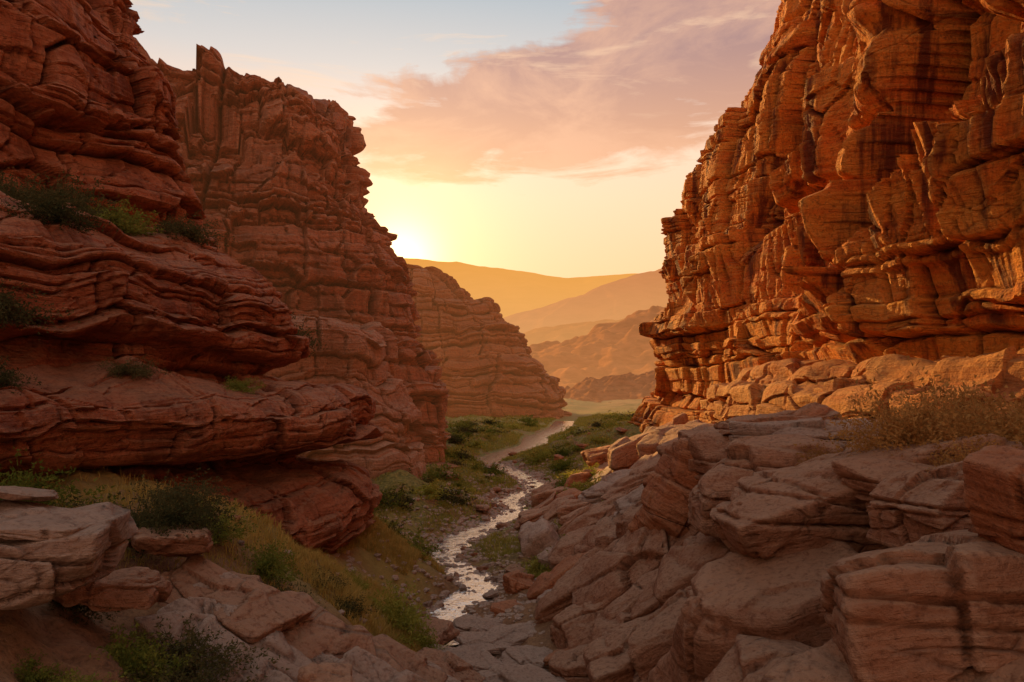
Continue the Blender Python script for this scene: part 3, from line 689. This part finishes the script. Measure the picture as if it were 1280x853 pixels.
grass(90000,lambda r,y,N:xc(y)-1.5-np.abs(r.normal(0,1,N))*3.2,lambda r,N:r.uniform(16,38,N),M_gold,"dry golden grass on the creek bank",.26,.011,-.45,1)
grass(110000,lambda r,y,N:xc(y)+r.normal(0,1,N)*(4+.05*y),lambda r,N:32+130*r.uniform(size=N)**1.6,M_grass,"green grass over the valley floor",.24,.014,-.2,2)
grass(9000,lambda r,y,N:r.uniform(7,13,N),lambda r,N:r.uniform(9,26,N),M_gold,"dry golden grass tufts on the terrace",.2,.006,.1,3)
grass(16000,lambda r,y,N:r.uniform(-12,-4,N),lambda r,N:r.uniform(8,17,N),M_gold,"sparse dull grass among stones",.18,.006,.0,4)

# ---------------------------------------------------------------- world
w=bpy.data.worlds.new("World"); scene.world=w; w.use_nodes=True
t=NT(w.node_tree)
D=t.n('ShaderNodeTexCoord').outputs['Generated']
nm=t.n('ShaderNodeVectorMath',operation='NORMALIZE');t.l(D,nm.inputs[0]);D=nm.outputs[0]
sp=t.n('ShaderNodeSeparateXYZ');t.l(D,sp.inputs[0]);dx,dy,dz=sp.outputs
el=t.m('ARCSINE',dz); az=t.m('ARCTAN2',dx,dy)
base=t.ramp(t.m('MULTIPLY',el,1/1.2),[(0.,(1,.55,.22)),(.12,(1,.63,.33)),(.21,(1,.69,.45)),(.28,(.95,.69,.53)),(.35,(.62,.60,.59)),(.44,(.36,.46,.54)),(.9,(.26,.31,.40))])
back=t.ramp(t.m('MULTIPLY',el,1/1.2),[(0.,(.74,.37,.22)),(.3,(.66,.42,.30)),(.9,(.30,.33,.38))])  # unseen sky behind the camera, made warm and bright as fill light
c=t.mix(t.ramp(dy,[(.1,0.),(.8,1.)]),back,base)
def sundot(a,e):
    a=math.radians(a);e=math.radians(e)
    v=t.n('ShaderNodeVectorMath',operation='DOT_PRODUCT');t.l(D,v.inputs[0]);v.inputs[1].default_value=(math.sin(a)*math.cos(e),math.cos(a)*math.cos(e),math.sin(e));return v.outputs['Value']
dt=t.m('MAXIMUM',sundot(-9.2,9.6),0.)
g1=t.m('POWER',dt,14.);g3=t.m('POWER',dt,120.);g2=t.m('POWER',dt,900.)
cv=t.n('ShaderNodeCombineXYZ');t.l(az,cv.inputs[0]);t.l(t.m('MULTIPLY',el,2.2),cv.inputs[1])
cn=t.noise(t.map(cv.outputs[0],(1,1,1),(0,0,-.25)),5,8,.64,.6)
cn2=t.noise(t.map(cv.outputs[0],(1,2.6,1),(0,0,-.2)),3.6,8,.62,.5)
def ell(a0,e0,ra,re,sl):
    ea=t.m('SUBTRACT',az,a0);ee=t.m('SUBTRACT',t.m('SUBTRACT',el,e0),t.m('MULTIPLY',ea,sl))
    return t.m('ADD',t.m('POWER',t.m('ABSOLUTE',t.m('DIVIDE',ea,ra)),2.),t.m('POWER',t.m('ABSOLUTE',t.m('DIVIDE',ee,re)),2.))
rr=t.m('MINIMUM',ell(.08,.375,.35,.09,.12),ell(.32,.45,.40,.13,.30))
nz=t.m('ADD',t.m('MULTIPLY',t.m('SUBTRACT',cn2,.5),2.0),t.m('MULTIPLY',t.m('SUBTRACT',cn,.5),1.3))
cm=t.ramp(t.m('ADD',t.m('MULTIPLY',t.m('SUBTRACT',1.,rr),.85),nz),[(.0,0.),(.3,1.)])
ccol=t.mix(t.ramp(el,[(.27,0.),(.44,1.)]),(.84,.42,.22),(.42,.235,.22))
ccol=t.mix(t.m('MULTIPLY',t.ramp(cn,[(.44,0.),(.62,1.)]),.5),ccol,(.90,.50,.31))
c=t.mix(t.m('MULTIPLY',cm,.92),c,ccol)
wm=t.m('MULTIPLY',t.ramp(cn2,[(.55,0.),(.70,1.)]),t.ramp(el,[(.3,0.),(.42,.75)]))
c=t.mix(wm,c,(.95,.64,.42))
c=t.mix(t.m('MULTIPLY',g1,.6),c,(.42,.26,.13),'ADD')
c=t.mix(g3,c,(.45,.30,.08),'ADD')
c=t.mix(g2,c,(1.6,1.2,.6),'ADD')
bg=t.n('ShaderNodeBackground');t.l(c,bg.inputs[0]);bg.inputs[1].default_value=1.05
t.l(bg.outputs[0],t.n('ShaderNodeOutputWorld').inputs[0])

# ---------------------------------------------------------------- sun + camera
ld=bpy.data.lights.new("sun","SUN");ld.energy=5.0;ld.angle=math.radians(.6);ld.color=(1,.60,.18)
so=bpy.data.objects.new("sun",ld);COL.objects.link(so)
a=math.radians(-28);e_=math.radians(18)
so.rotation_euler=Vector((math.sin(a)*math.cos(e_),math.cos(a)*math.cos(e_),math.sin(e_))).to_track_quat('Z','Y').to_euler()
cd=bpy.data.cameras.new("camera");co=bpy.data.objects.new("camera",cd);COL.objects.link(co)
co.location=(0,0,10);co.rotation_euler=(math.radians(90),0,0);cd.lens=24;cd.sensor_width=36;cd.shift_y=.034;cd.clip_end=12000;cd.clip_start=.1
scene.camera=co
